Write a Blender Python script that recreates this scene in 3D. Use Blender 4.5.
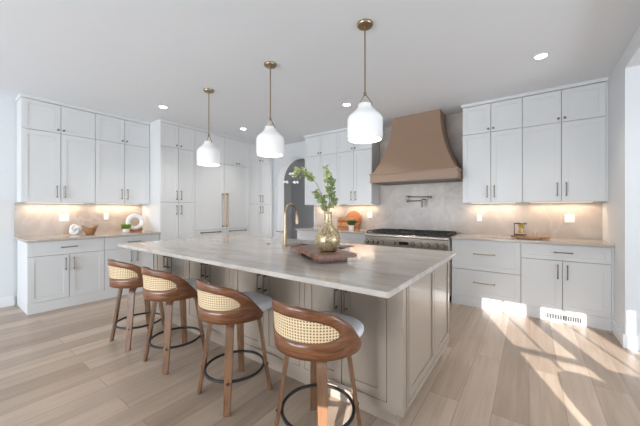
import bpy, bmesh, math, random
from mathutils import Vector, Matrix
for o in list(bpy.data.objects): bpy.data.objects.remove(o)
random.seed(4)
S = bpy.context.scene
C = S.collection
PI = math.pi

# ------------------------------------------------------------------ camera
cam = bpy.data.cameras.new('camera'); co = bpy.data.objects.new('camera', cam); C.objects.link(co)
cam.sensor_width = 36; cam.sensor_fit = 'HORIZONTAL'
cam.lens = 287.07 * 36 / 640
cam.shift_y = -3.3 / 640
cam.clip_start = .02
co.location = (0, 0, 1.283)
co.rotation_euler = (math.radians(90), 0, math.radians(36.067))
S.camera = co
# ------------------------------------------------------------------ world, sun, added fill lights, exposure
S.view_settings.view_transform = 'Standard'; S.view_settings.look = 'None'
S.view_settings.gamma = 1; S.view_settings.use_curve_mapping = False
S.view_settings.exposure = 1.08
w = bpy.data.worlds.new('sky'); S.world = w; w.use_nodes = True
w.node_tree.nodes['Background'].inputs[0].default_value = (.72, .85, 1, 1)
w.node_tree.nodes['Background'].inputs[1].default_value = 1.3

def light(name, kind, loc, energy, color=(1, 1, 1), target=None, **kw):
    l = bpy.data.lights.new(name, kind); l.energy = energy; l.color = color
    for k, v in kw.items(): setattr(l, k, v)
    o = bpy.data.objects.new(name, l); C.objects.link(o); o.location = loc
    if target is not None:
        o.rotation_euler = (Vector(target) - Vector(loc)).to_track_quat('-Z', 'Y').to_euler()
    return o
sund = Vector((-.38, 1, -.36 * math.hypot(.38, 1)))
light('sun', 'SUN', (4, -9, 6), 5.2, (1, .975, .95), Vector((4, -9, 6)) + sund, angle=math.radians(.22))
COOL = (.87, .94, 1)
light('window_daylight', 'AREA', (-2.9, -4.9, 1.25), 215, COOL, (-2.9, 0, 2.3), shape='RECTANGLE', size=4.6, size_y=2.2)  # added fill behind the camera, in front of a solid wall
light('window_daylight', 'AREA', (3.6, -1.8, 1.4), 12, COOL, (3.3, 2, 2.2), shape='RECTANGLE', size=1.6, size_y=2.2)  # second added fill, beyond the right-hand opening
light('side_window_daylight', 'AREA', (4.85, 1.8, 1.3), 90, COOL, (0, 1.8, 2.6), shape='RECTANGLE', size=3.6, size_y=2.0)  # added side fill, in front of the solid east wall
light('hall_daylight', 'AREA', (-2.55, 5.75, 1.6), 16, (1, .98, .97), (-5.5, 5.9, 1.2), size=.8)  # added lamp out of sight, brightens the hall behind the arch

# ------------------------------------------------------------------ materials
def mat(name, col, rough=.5, metal=0, spec=.5, emit=None, es=0, alpha=None, trans=0, coat=0):
    m = bpy.data.materials.new(name); m.use_nodes = True
    b = m.node_tree.nodes['Principled BSDF']
    b.inputs['Base Color'].default_value = (*col, 1)
    b.inputs['Roughness'].default_value = rough
    b.inputs['Metallic'].default_value = metal
    b.inputs['Specular IOR Level'].default_value = spec
    b.inputs['Transmission Weight'].default_value = trans
    b.inputs['Coat Weight'].default_value = coat
    if emit: b.inputs['Emission Color'].default_value = (*emit, 1); b.inputs['Emission Strength'].default_value = es
    return m
def nodes(m): return m.node_tree.nodes, m.node_tree.links, m.node_tree.nodes['Principled BSDF']
def ramp(N, stops):
    r = N.new('ShaderNodeValToRGB')
    while len(r.color_ramp.elements) < len(stops): r.color_ramp.elements.new(.5)
    for e, (p, c) in zip(r.color_ramp.elements, stops):
        e.position = p; e.color = (*c, 1)
    return r
def mixc(N, L, fac, a, b, mode='MIX'):
    x = N.new('ShaderNodeMix'); x.data_type = 'RGBA'; x.blend_type = mode
    if isinstance(fac, (int, float)): x.inputs[0].default_value = fac
    else: L.new(fac, x.inputs[0])
    for s, i in ((a, 6), (b, 7)):
        if isinstance(s, tuple): x.inputs[i].default_value = (*s, 1)
        else: L.new(s, x.inputs[i])
    return x.outputs[2]
def stone(name, base, dark, light_, rough, scale, sx=(1, 1, 1), rot=(0, 0, 0)):
    m = mat(name, base, rough); N, L, B = nodes(m)
    tc = N.new('ShaderNodeTexCoord'); mp = N.new('ShaderNodeMapping'); L.new(tc.outputs['Object'], mp.inputs[0])
    mp.inputs['Scale'].default_value = sx; mp.inputs['Rotation'].default_value = rot
    n = N.new('ShaderNodeTexNoise'); n.inputs['Scale'].default_value = scale; n.inputs['Detail'].default_value = 8
    n.inputs['Roughness'].default_value = .6; n.inputs['Distortion'].default_value = 1.2; L.new(mp.outputs[0], n.inputs[0])
    r = ramp(N, [(.3, dark), (.5, base), (.72, light_)]); L.new(n.outputs[0], r.inputs[0])
    n2 = N.new('ShaderNodeTexNoise'); n2.inputs['Scale'].default_value = scale * .7; n2.inputs['Detail'].default_value = 5
    n2.inputs['Distortion'].default_value = 2.5; L.new(mp.outputs[0], n2.inputs[0])
    v = ramp(N, [(.47, (0, 0, 0)), (.5, (1, 1, 1)), (.53, (0, 0, 0))]); L.new(n2.outputs[0], v.inputs[0])
    ml = N.new('ShaderNodeMath'); ml.operation = 'MULTIPLY'; ml.inputs[1].default_value = .45; L.new(v.outputs[0], ml.inputs[0])
    L.new(mixc(N, L, ml.outputs[0], r.outputs[0], light_), B.inputs['Base Color'])
    return m
def wood(name, c1, c2, rough, scale=(30, 3, 3), coat=0):
    m = mat(name, c1, rough, coat=coat); N, L, B = nodes(m)
    tc = N.new('ShaderNodeTexCoord'); mp = N.new('ShaderNodeMapping'); L.new(tc.outputs['Object'], mp.inputs[0])
    mp.inputs['Scale'].default_value = scale
    n = N.new('ShaderNodeTexNoise'); n.inputs['Scale'].default_value = 2.2; n.inputs['Detail'].default_value = 6; n.inputs['Distortion'].default_value = 1.0
    L.new(mp.outputs[0], n.inputs[0])
    r = ramp(N, [(.32, c2), (.62, c1)]); L.new(n.outputs[0], r.inputs[0]); L.new(r.outputs[0], B.inputs['Base Color'])
    return m
def floor_mat():
    m = mat('oak_planks', (.4, .3, .22), .33); N, L, B = nodes(m)
    tc = N.new('ShaderNodeTexCoord'); mp = N.new('ShaderNodeMapping'); L.new(tc.outputs['Object'], mp.inputs[0])
    mp.inputs['Rotation'].default_value = (0, 0, PI / 2)
    br = N.new('ShaderNodeTexBrick'); L.new(mp.outputs[0], br.inputs[0])
    br.inputs['Scale'].default_value = 1; br.inputs['Brick Width'].default_value = 2.1; br.inputs['Row Height'].default_value = .19
    br.inputs['Mortar Size'].default_value = .0015; br.inputs['Mortar Smooth'].default_value = .1; br.offset = .37
    br.inputs['Color1'].default_value = (0, 0, 0, 1); br.inputs['Color2'].default_value = (1, 1, 1, 1); br.inputs['Mortar'].default_value = (.4, .4, .4, 1)
    tone = ramp(N, [(0, (.355, .268, .205)), (.5, (.455, .357, .278)), (1, (.55, .44, .35))]); L.new(br.outputs['Color'], tone.inputs[0])
    # grain
    mp2 = N.new('ShaderNodeMapping'); mp2.inputs['Scale'].default_value = (14, .9, 1); L.new(tc.outputs['Object'], mp2.inputs[0])
    ad = N.new('ShaderNodeVectorMath'); ad.operation = 'ADD'; L.new(mp2.outputs[0], ad.inputs[0]); L.new(br.outputs['Color'], ad.inputs[1])
    n = N.new('ShaderNodeTexNoise'); n.inputs['Scale'].default_value = 1.6; n.inputs['Detail'].default_value = 7; n.inputs['Distortion'].default_value = .6
    L.new(ad.outputs[0], n.inputs[0])
    g = ramp(N, [(.3, (.84, .81, .79)), (.65, (1.06, 1.05, 1.04))]); L.new(n.outputs[0], g.inputs[0])
    c = mixc(N, L, 1.0, tone.outputs[0], g.outputs[0], 'MULTIPLY')
    # knots
    mp3 = N.new('ShaderNodeMapping'); mp3.inputs['Scale'].default_value = (2.6, 1.0, 1); L.new(tc.outputs['Object'], mp3.inputs[0])
    vo = N.new('ShaderNodeTexVoronoi'); vo.inputs['Scale'].default_value = 1.5; L.new(mp3.outputs[0], vo.inputs[0])
    k = ramp(N, [(.03, (.45, .37, .32)), (.085, (1, 1, 1))]); L.new(vo.outputs['Distance'], k.inputs[0])
    c = mixc(N, L, .75, c, k.outputs[0], 'MULTIPLY')
    mo = mixc(N, L, br.outputs['Fac'], c, (.25, .18, .13))
    L.new(mo, B.inputs['Base Color'])
    return m
M = {}
M['wall'] = mat('wall_paint', (.66, .68, .70), .7)
M['ceiling'] = mat('ceiling_paint', (.74, .765, .80), .8)
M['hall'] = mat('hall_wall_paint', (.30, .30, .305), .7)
M['trim'] = mat('trim_white', (.74, .755, .775), .4)
M['cab'] = mat('cabinet_white', (.665, .675, .68), .38)
M['gap'] = mat('cabinet_interior_shadow_gap', (.25, .25, .25), .8)  # shade of the door gaps put into the colour
M['taupe'] = mat('island_taupe_lacquer', (.335, .275, .222), .27, coat=.15)
M['brass'] = mat('aged_brass', (.34, .26, .165), .34, 1)
M['gold'] = mat('antique_gold', (.50, .39, .24), .32, 1)
M['bronze'] = mat('champagne_bronze', (.33, .24, .165), .28, 1)
M['pull'] = mat('bronze_pull', (.24, .195, .15), .35, 1)
M['steel'] = mat('brushed_steel', (.56, .52, .47), .28, 1)
M['dsteel'] = mat('dark_sink_steel', (.09, .10, .13), .3, .8)
M['black'] = mat('black_metal', (.018, .018, .02), .4, .3)
M['iron'] = mat('cast_iron', (.02, .02, .022), .55)
M['display'] = mat('display_black', (.01, .01, .012), .15)
M['hood'] = mat('hood_taupe_paint', (.285, .185, .125), .45)
M['hoodin'] = mat('hood_liner', (.12, .11, .10), .4, .7)
M['plate'] = mat('outlet_white', (.86, .86, .85), .4)
M['greyplate'] = mat('outlet_grey', (.50, .49, .49), .4)
M['slot'] = mat('outlet_slot', (.015, .015, .015), .9, spec=.1)
M['cushion'] = mat('light_grey_upholstery', (.74, .75, .78), .75)
M['walnut'] = wood('walnut_veneer', (.225, .085, .032), (.085, .030, .012), .3, (3, 3, 26), .35)
M['leg'] = wood('walnut_leg', (.225, .115, .058), (.13, .06, .03), .25, (14, 14, 2), .6)
M['tray'] = wood('dark_walnut_board', (.22, .105, .065), (.11, .05, .035), .4, (3, 18, 3))
M['board'] = wood('acacia_board', (.46, .17, .06), (.30, .10, .035), .4, (3, 3, 26))
M['board2'] = wood('cherry_board', (.45, .17, .07), (.36, .12, .05), .4, (3, 3, 8))
M['boardpale'] = wood('maple_strip', (.66, .35, .14), (.55, .27, .10), .4, (3, 3, 20))
M['bowl'] = wood('teak_bowl', (.42, .22, .10), (.26, .12, .05), .45, (6, 6, 20))
M['slab'] = wood('mango_wood_slab', (.46, .25, .12), (.20, .09, .04), .5, (6, 14, 6))
M['ceramic'] = mat('white_ceramic', (.84, .83, .82), .5)
M['pot'] = mat('white_pot', (.82, .80, .78), .5)
M['potbase'] = mat('pale_wood_pot_base', (.60, .48, .36), .5)
M['darkframe'] = mat('dark_brown_metal', (.07, .04, .03), .45, .3)
M['moss'] = mat('green_moss', (.20, .34, .03), .8)
M['grass'] = mat('dark_green_grass', (.06, .13, .03), .6)
M['leafg'] = mat('sage_green_leaf', (.31, .37, .16), .5)
M['leafd'] = mat('dark_green_leaf', (.19, .25, .11), .5)
M['leafy'] = mat('yellow_green_leaf', (.44, .48, .20), .5)
M['petal'] = mat('white_petal', (.85, .84, .88), .6)
M['stem'] = mat('green_brown_stem', (.16, .17, .07), .6)
M['lemon'] = mat('yellow_lemon', (.95, .60, .02), .35)
M['glass'] = mat('clear_glass', (.95, .97, .97), .03, trans=1)
M['opal'] = mat('opal_glass', (.80, .80, .80), .25, emit=(1, .985, .96), es=.04)
M['lamp'] = mat('lit_lens', (1, 1, 1), .4, emit=(1, .98, .95), es=9)
M['warm'] = mat('warm_led', (1, 1, 1), .4, emit=(1, .82, .62), es=.35)
M['bulb'] = mat('lit_bulb', (1, 1, 1), .4, emit=(1, .95, .88), es=1.2)
M['blind'] = mat('white_roller_blind', (.8, .82, .85), .8)
M['counter'] = stone('quartzite_grey_white', (.455, .41, .368), (.36, .32, .285), (.55, .51, .47), .13, 2.0, (.8, 2.6, 2), (0, 0, .15))
M['splash'] = stone('quartzite_taupe_slab', (.445, .39, .35), (.35, .30, .27), (.57, .525, .485), .28, 1.6, (1, 1, 1), (.4, .8, .3))
M['floor'] = floor_mat()
# mercury glass
m = mat('mercury_glass', (.45, .42, .28), .36, .7); N, L, B = nodes(m)
n = N.new('ShaderNodeTexNoise'); n.inputs['Scale'].default_value = 80; n.inputs['Detail'].default_value = 4
tc = N.new('ShaderNodeTexCoord'); L.new(tc.outputs['Object'], n.inputs[0])
r = ramp(N, [(.38, (.30, .20, .10)), (.52, (.47, .38, .23)), (.66, (.60, .56, .40))]); L.new(n.outputs[0], r.inputs[0]); L.new(r.outputs[0], B.inputs['Base Color'])
M['mercury'] = m
# cane webbing: dark gaps between woven strands
m = mat('cane_webbing', (.74, .58, .36), .55); N, L, B = nodes(m)
uv = N.new('ShaderNodeUVMap'); vo = N.new('ShaderNodeTexVoronoi'); vo.inputs['Scale'].default_value = 1; vo.inputs['Randomness'].default_value = 0
L.new(uv.outputs[0], vo.inputs[0])
gt = N.new('ShaderNodeMath'); gt.operation = 'LESS_THAN'; gt.inputs[1].default_value = .3; L.new(vo.outputs['Distance'], gt.inputs[0])
L.new(mixc(N, L, gt.outputs[0], (.74, .58, .36), (.17, .09, .04)), B.inputs['Base Color'])
M['cane'] = m

# ------------------------------------------------------------------ helpers
def tag(o, label=None, cat=None, group=None, kind=None):
    if label: o['label'] = label
    if cat: o['category'] = cat
    if group: o['group'] = group
    if kind: o['kind'] = kind
    return o
def empty(name, loc, label, cat, group=None, rz=0):
    o = bpy.data.objects.new(name, None); C.objects.link(o); o.location = loc; o.rotation_euler = (0, 0, rz)
    o.empty_display_size = .05
    return tag(o, label, cat, group)
def box(bm, x0, x1, y0, y1, z0, z1, bev=0):
    vs = [bm.verts.new((x, y, z)) for x in (x0, x1) for y in (y0, y1) for z in (z0, z1)]
    fs = [bm.faces.new([vs[i] for i in f]) for f in ((0, 1, 3, 2), (4, 6, 7, 5), (0, 4, 5, 1), (2, 3, 7, 6), (0, 2, 6, 4), (1, 5, 7, 3))]
    if bev:
        es = list({e for f in fs for e in f.edges})
        bmesh.ops.bevel(bm, geom=es, offset=bev, segments=2, affect='EDGES', profile=.6)
def lathe(bm, prof, seg=24, c=(0, 0, 0), mtx=None):
    rings = []
    for r, z in prof:
        rings.append([bm.verts.new((r * math.cos(2 * PI * i / seg), r * math.sin(2 * PI * i / seg), z)) if r > 1e-6 else None for i in range(seg)])
        if r <= 1e-6:
            v = bm.verts.new((0, 0, z)); rings[-1] = [v] * seg
    allv = {v for rg in rings for v in rg}
    for a, b in zip(rings, rings[1:]):
        for i in range(seg):
            j = (i + 1) % seg
            vs = []
            for v in (a[i], a[j], b[j], b[i]):
                if v not in vs: vs.append(v)
            if len(vs) > 2: bm.faces.new(vs)
    T = (mtx or Matrix()).copy(); T = Matrix.Translation(c) @ T
    bmesh.ops.transform(bm, matrix=T, verts=list(allv))
def tube(bm, pts, r, seg=10, closed=False):
    pts = [Vector(p) for p in pts]; n = len(pts); rings = []
    up = None
    for i, p in enumerate(pts):
        if closed: t = pts[(i + 1) % n] - pts[i - 1]
        else: t = pts[min(i + 1, n - 1)] - pts[max(i - 1, 0)]
        t.normalize()
        if up is None: up = Vector((0, 0, 1)) if abs(t.z) < .9 else Vector((1, 0, 0))
        a = t.cross(up)
        if a.length < 1e-4: a = t.cross(Vector((0, 1, 0)))
        a.normalize(); b = a.cross(t).normalized(); up = b
        rr = r[i] if isinstance(r, (list, tuple)) else r
        rings.append([bm.verts.new(p + rr * (math.cos(2 * PI * k / seg) * a + math.sin(2 * PI * k / seg) * b)) for k in range(seg)])
    for i in range(n if closed else n - 1):
        A, B_ = rings[i], rings[(i + 1) % n]
        for k in range(seg):
            bm.faces.new((A[k], A[(k + 1) % seg], B_[(k + 1) % seg], B_[k]))
    if not closed: bm.faces.new(rings[0][::-1]); bm.faces.new(rings[-1])
def cyl(bm, p0, p1, r, seg=16): tube(bm, [p0, p1], r, seg)
def prism(bm, poly, axis, a0, a1):
    """polygon of 2d points extruded along axis"""
    def P(p, a):
        return {'x': (a, p[0], p[1]), 'y': (p[0], a, p[1]), 'z': (p[0], p[1], a)}[axis]
    A = [bm.verts.new(P(p, a0)) for p in poly]; B_ = [bm.verts.new(P(p, a1)) for p in poly]
    bm.faces.new(A[::-1]); bm.faces.new(B_)
    for i in range(len(poly)):
        j = (i + 1) % len(poly); bm.faces.new((A[i], A[j], B_[j], B_[i]))
def mk(name, bm, m, parent=None, smooth=False, kind=None, sharp=40):
    bmesh.ops.recalc_face_normals(bm, faces=bm.faces)
    me = bpy.data.meshes.new(name); bm.to_mesh(me); bm.free()
    me.materials.append(M[m] if isinstance(m, str) else m)
    if smooth:
        for p in me.polygons: p.use_smooth = True
        me.set_sharp_from_angle(angle=math.radians(sharp))
    o = bpy.data.objects.new(name, me); C.objects.link(o)
    if parent: o.parent = parent
    if kind: o['kind'] = kind
    return o
def mb(): return bmesh.new()
def B1(name, m, b, parent=None, bev=0, kind=None):
    bm = mb(); box(bm, *b, bev); return mk(name, bm, m, parent, kind=kind)
def struct(name, m, *boxes, bev=0):
    bm = mb()
    for b in boxes: box(bm, *b, bev)
    return mk(name, bm, m, kind='structure')
def copy_tree(o, parent=None):
    c = o.copy(); C.objects.link(c)
    if parent: c.parent = parent
    for ch in list(o.children):
        if ch.parent == o: copy_tree(ch, c)
    return c

# ------------------------------------------------------------------ the room
H = 2.775; XL = -5.6; YB = 4.86; XR = .722; YW = -1.9; XE = 5.0; YR = -5.0
struct('floor', 'floor', (XL - .1, XE + .1, YR - .1, 7.6, -.1, 0))
struct('ceiling', 'ceiling', (XL - .1, XE + .1, YW - .02, 7.6, H, H + .1), (XL - .1, -.2, YR - .1, YW - .02, H, H + .1))
struct('wall_left', 'wall', (XL - .12, XL, YR, YB, 0, H))
struct('wall_rear', 'wall', (XL, -.2, YR - .1, YR, 0, H), (-.3, -.2, YR, YW - .02, 0, H))
# back wall with the arched opening at its left end
bm = mb()
ax0, ax1, aspring = -4.757, -3.70, 1.93
ar = (ax1 - ax0) / 2; acx = (ax0 + ax1) / 2
outer = [(XL - .12, 0), (ax0, 0), (ax0, aspring)]
outer += [(acx - ar * math.cos(PI * k / 24), aspring + ar * math.sin(PI * k / 24)) for k in range(1, 24)]
outer += [(ax1, aspring), (ax1, 0), (XR + .16, 0), (XR + .16, H), (XL - .12, H)]
prism(bm, outer, 'y', YB, YB + .2)
mk('wall_back', bm, 'wall', kind='structure')
# hallway behind the arch
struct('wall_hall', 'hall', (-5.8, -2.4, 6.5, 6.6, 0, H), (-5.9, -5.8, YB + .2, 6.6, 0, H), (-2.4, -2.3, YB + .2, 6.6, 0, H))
# right wall: short return, then an opening into the next room under a header
struct('wall_right', 'wall', (XR, XR + .16, 3.83, YB, 0, H), (XR, XR + .16, YW, 3.83, 2.6, H))
struct('wall_next_room', 'wall', (XR + .16, XE, YB - .1, YB, 0, H))
struct('wall_east', 'wall', (XE, XE + .1, YW, YB, 0, H))
# window wall behind the camera: openings for the sun
def wall_with_holes(y0, y1, x0, x1, holes):
    xs = sorted({x0, x1} | {h[0] for h in holes} | {h[1] for h in holes}); zs = sorted({0, H} | {h[2] for h in holes} | {h[3] for h in holes})
    bs = []
    for a, b in zip(xs, xs[1:]):
        for c, d in zip(zs, zs[1:]):
            cx, cz = (a + b) / 2, (c + d) / 2
            if not any(h[0] < cx < h[1] and h[2] < cz < h[3] for h in holes): bs.append((a, b, y0, y1, c, d))
    return bs
holes = [(1.85, 2.315, .75, 2.515), (2.455, 2.85, 1.97, 2.515), (2.918, 2.97, 1.97, 2.56), (.24, .42, 1.24, 1.50)]
struct('wall_window', 'wall', *wall_with_holes(YW - .02, YW, -.2, XE + .1, holes))
struct('window_1', 'trim', (1.85, 2.315, YW - .02, YW, 1.955, 1.995), (2.074, 2.09, YW - .02, YW, .75, 2.515))
struct('window_2', 'trim', (2.66, 2.673, YW - .02, YW, 1.97, 2.515))
for i, (x0, x1, y) in enumerate(((-5.2, -3.1, YR), (-2.7, -.6, YR), (3.2, 4.6, YW))):
    struct('window_%d' % (i + 3), 'blind', (x0, x1, y, y + .015, .2, 2.4))  # made-up blinds on solid walls, backdrop for the fill lights
# baseboards
struct('baseboard_left', 'trim', (XL, XL + .015, YR, .70, 0, .125))
struct('baseboard_right', 'trim', (XR - .016, XR, 3.815, 4.26, 0, .125), (XR, XR + .16, 3.815, 3.83, 0, .125), bev=0)
# crown trims above the cabinets
def crown(n, pts):
    bm = mb()
    for b in pts: box(bm, *b)
    mk('trim_%d' % n, bm, 'cab', kind='structure')
crown(1, [(XL, -5.255, .708, 2.268, 2.735, H)])
crown(2, [(XL, -4.89, 2.268, YB, 2.735, H)])
crown(3, [(-3.69, -2.185, 4.505, YB, 2.735, H)])
crown(4, [(-.785, XR, 4.505, YB, 2.735, H)])

# backsplashes (full slab behind the hood)
o = B1('backsplash', 'splash', (XL + .002, XL + .014, .70, 2.262, .916, 1.38)); tag(o, 'veined taupe stone backsplash behind the left counter with bowl and ring ornament', 'backsplash')
bm = mb()
prism(bm, [(-3.66, .916), (XR, .916), (XR, 1.38), (-.76, 1.38), (-.76, H), (-2.19, H), (-2.19, 1.38), (-3.66, 1.38)], 'y', YB - .012, YB)
o = mk('backsplash', bm, 'splash'); tag(o, 'tall veined taupe stone backsplash slab behind the range and hood', 'backsplash')

# ------------------------------------------------------------------ cabinets
class Face:
    """local frame: u along the run, v up, d out of the face"""
    def __init__(s, kind, pos): s.kind, s.pos = kind, pos
    def b(s, u0, u1, z0, z1, d0, d1):
        if s.kind == 'x+': return (s.pos + d0, s.pos + d1, u0, u1, z0, z1)
        if s.kind == 'y-': return (u0, u1, s.pos - d1, s.pos - d0, z0, z1)
    def p(s, u, z, d): return (s.pos + d, u, z) if s.kind == 'x+' else (u, s.pos - d, z)
def shaker(F, u0, u1, z0, z1, parent, m='cab', rail=.058, name='door', g=.003):
    bm = mb(); u0 += g; u1 -= g; z0 += g; z1 -= g
    t0, t1 = -.02, 0
    for b in ((u0, u0 + rail, z0, z1), (u1 - rail, u1, z0, z1), (u0 + rail, u1 - rail, z0, z0 + rail), (u0 + rail, u1 - rail, z1 - rail, z1)):
        box(bm, *F.b(*b, t0, t1))
    box(bm, *F.b(u0 + rail, u1 - rail, z0 + rail, z1 - rail, t0, t1 - .007))
    return mk(name, bm, m, parent)
def bar_handle(F, u, z, ln, parent, vertical=True, m='pull', r=.0055, out=.03, name='handle'):
    bm = mb()
    h = ln / 2
    if vertical:
        cyl(bm, F.p(u, z - h, out), F.p(u, z + h, out), r, 10)
        for s in (-1, 1): cyl(bm, F.p(u, z + s * (h - .012), 0), F.p(u, z + s * (h - .012), out + .004), r * 1.35, 10)
    else:
        cyl(bm, F.p(u - h, z, out), F.p(u + h, z, out), r, 10)
        for s in (-1, 1): cyl(bm, F.p(u + s * (h - .012), z, 0), F.p(u + s * (h - .012), z, out + .004), r * 1.35, 10)
    return mk(name, bm, m, parent, smooth=True)
def knob(F, u, z, parent):
    bm = mb(); cyl(bm, F.p(u, z, 0), F.p(u, z, .016), .006, 10); cyl(bm, F.p(u, z, .014), F.p(u, z, .027), .0135, 14)
    return mk('knob', bm, 'pull', parent, smooth=True)
def body(F, u0, u1, z0, z1, depth, parent, m='cab', recess=.021):
    bm = mb(); box(bm, *F.b(u0, u1, z0, z1, -depth, -recess - .002))
    o = mk('body', bm, m, parent)
    bm = mb(); box(bm, *F.b(u0 + .004, u1 - .004, z0 + .12 if z0 < .1 else z0 + .004, z1 - .004, -recess - .0018, -recess + .0003)); mk('carcass_front', bm, 'gap', parent)  # thin dark sheet, painted shade for the gaps between doors
    return o
def face_strip(F, u0, u1, z0, z1, parent, m='cab', name='filler', d1=0):
    bm = mb(); box(bm, *F.b(u0, u1, z0, z1, -.02, d1)); return mk(name, bm, m, parent)
def upper(F, u0, u1, depth, label, um=None, group=None, strip=True, name='upper_cabinet'):
    um = um or (u0 + u1) / 2
    loc = F.p(um, 1.38, -depth / 2); root = empty(name, (0, 0, 0), label, 'cabinet', group)
    body(F, u0 + .001, u1 - .001, 1.38, 2.735, depth, root)
    for a, b, s in ((u0, um, 1), (um, u1, -1)):
        hu = um - s * .042
        d = shaker(F, a, b, 2.34, 2.732, root); knob(F, hu + s * .012, 2.385, d)
        d = shaker(F, a, b, 1.382, 2.34, root); bar_handle(F, hu, 1.53, .165, d)
    if u1 == .705: face_strip(F, .705, XR - .001, 1.38, 2.735, root, d1=-.002)
    if strip:
        bm = mb(); box(bm, *F.b(u0 + .08, u1 - .08, 1.373, 1.3795, -depth + .06, -depth + .10)); mk('light_strip', bm, 'warm', root)
        wv = Vector(F.p(um, 1.36, -depth + .09))
        l = light('under_cabinet_glow', 'AREA', wv, UC, (1, .74, .50), wv + Vector((0, 0, -1)), shape='RECTANGLE', size=(u1 - u0) * .8, size_y=.03)
        if F.kind == 'x+': l.rotation_euler[2] = PI / 2
    return root
UC = 1.05
FU = Face('x+', -5.27); FT = Face('x+', -4.905); FBL = Face('x+', -4.92)
GR = 'white upper cabinets'
upper(FU, .72, 1.499, .325, 'white stacked upper cabinet at the far left end above the wooden bowl', um=1.107, group=GR)
upper(FU, 1.499, 2.266, .325, 'white stacked upper cabinet above the white ring ornament', um=1.884, group=GR)
FB = Face('y-', 4.52)
upper(FB, -3.675, -2.9 , .325, 'white stacked upper cabinet right beside the arched doorway', um=-3.29, group=GR)
upper(FB, -2.9, -2.19 , .325, 'white stacked upper cabinet touching the left side of the range hood', group=GR)
upper(FB, -.77, -.07, .325, 'white stacked upper cabinet touching the right side of the range hood', group=GR)
upper(FB, -.07, .705, .325, 'white stacked upper cabinet in the right corner by the wall opening', um=.317, group=GR)

# tall units
def tall(u0, u1, um, label, group):
    root = empty('pantry_cabinet', (0, 0, 0), label, 'cabinet', group)
    body(FT, u0 + .001, u1 - .001, 0, 2.735, .69, root)
    for a, b, s in ((u0, um, 1), (um, u1, -1)):
        hu = um - s * .04
        d = shaker(FT, a, b, 2.34, 2.732, root); knob(FT, hu, 2.385, d)
        d = shaker(FT, a, b, 1.41, 2.34, root); bar_handle(FT, hu, 1.53, .16, d)
        d = shaker(FT, a, b, .12, 1.41, root); bar_handle(FT, hu, 1.28, .16, d)
    face_strip(FT, u0, u1, 0, .12, root, name='toe_board')
    if u1 == 4.79: face_strip(FT, u1, YB - .002, 0, 2.775 - .052, root, d1=-.004)
    return root
GT = 'tall white pantry cabinets'
tall(2.27, 2.88, 2.576, 'tall white pantry cabinet at the left of the panelled refrigerator', GT)
tall(4.13, 4.79, 4.46, 'tall white pantry cabinet between the refrigerator and the arched doorway', GT)
root = empty('refrigerator', (0, 0, 0), 'white panel-front refrigerator with two long bronze handles side by side', 'refrigerator')
body(FT, 2.881, 4.129, 0, 2.735, .69, root)
for a, b, hu in ((2.88, 3.505, 3.46), (3.505, 4.13, 3.55)):
    d = shaker(FT, a, b, .90, 2.19, root, rail=.075); bar_handle(FT, hu, 1.275, .66, d, m='bronze', r=.013, out=.05)
    d = shaker(FT, a, b, .12, .90, root, rail=.075, name='drawer'); bar_handle(FT, (a + b) / 2, .855, .42, d, vertical=False, r=.01, out=.04)
    d = shaker(FT, a, b, 2.19, 2.732, root, name='top_door')
    knob(FT, (a + b) / 2 - .03, 2.235, d); knob(FT, (a + b) / 2 + .03, 2.235, d)
face_strip(FT, 2.88, 4.13, 0, .12, root, name='toe_board')

# base units
def base(F, u0, u1, um, depth, label, layout='doors', group=None, z2=.70):
    root = empty('base_cabinet', (0, 0, 0), label, 'cabinet', group)
    body(F, u0 + .001, u1 - .001, 0, .884, depth, root)
    if layout == 'doors':
        d = shaker(F, u0, u1, z2, .882, root, name='drawer', rail=.045); bar_handle(F, (u0 + u1) / 2, .795, .17, d, vertical=False)
        for a, b, s in ((u0, um, 1), (um, u1, -1)):
            d = shaker(F, a, b, .13, z2, root); bar_handle(F, um - s * .042, .575, .165, d)
    else:
        for a, b in ((.13, .485), (.485, .882)):
            d = shaker(F, u0, u1, a, b, root, name='drawer'); bar_handle(F, (u0 + u1) / 2, (a + b) / 2 + .02, .255, d, vertical=False, m='gold')
    face_strip(F, u0, u1, 0, .13, root, name='toe_board')
    if u1 == .705: face_strip(F, .705, XR - .001, 0, .884, root, d1=-.002)
    return root
GB = 'white base cabinets'
base(FBL, .725, 1.507, 1.121, .66, 'white base cabinet under the left counter, below the wooden bowl', group=GB)
base(FBL, 1.507, 2.262, 1.887, .66, 'white base cabinet below the ring ornament, partly behind the first stool', group=GB)
FR = Face('y-', 4.262)
base(FR, -3.66, -2.13, -2.9, .585, 'white base cabinet left of the range, seen behind the glass vase', group=GB)
base(FR, -.862, -.08, -.46, .585, 'white base cabinet with two deep drawers just right of the range', 'drawers', GB)
base(FR, -.08, .705, .307, .585, 'white base cabinet in the right corner with a drawer over two doors', group=GB)
# counters
def counter(name, bxs, label, bev=.003):
    bm = mb()
    for b in bxs: box(bm, *b, bev)
    return tag(mk(name, bm, 'counter'), label, 'countertop')
counter('countertop', [(XL, -4.885, .705, 2.266, .885, .915)], 'grey stone countertop on the left wall cabinets under the bowl and ring')
counter('countertop', [(-3.70, -2.125, 4.225, YB - .013, .885, .915)], 'grey stone countertop between the arch and the range, holding cutting boards')
counter('countertop', [(-.865, XR - .002, 4.225, YB - .013, .885, .915)], 'grey stone countertop right of the range holding a round wooden board')

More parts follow.
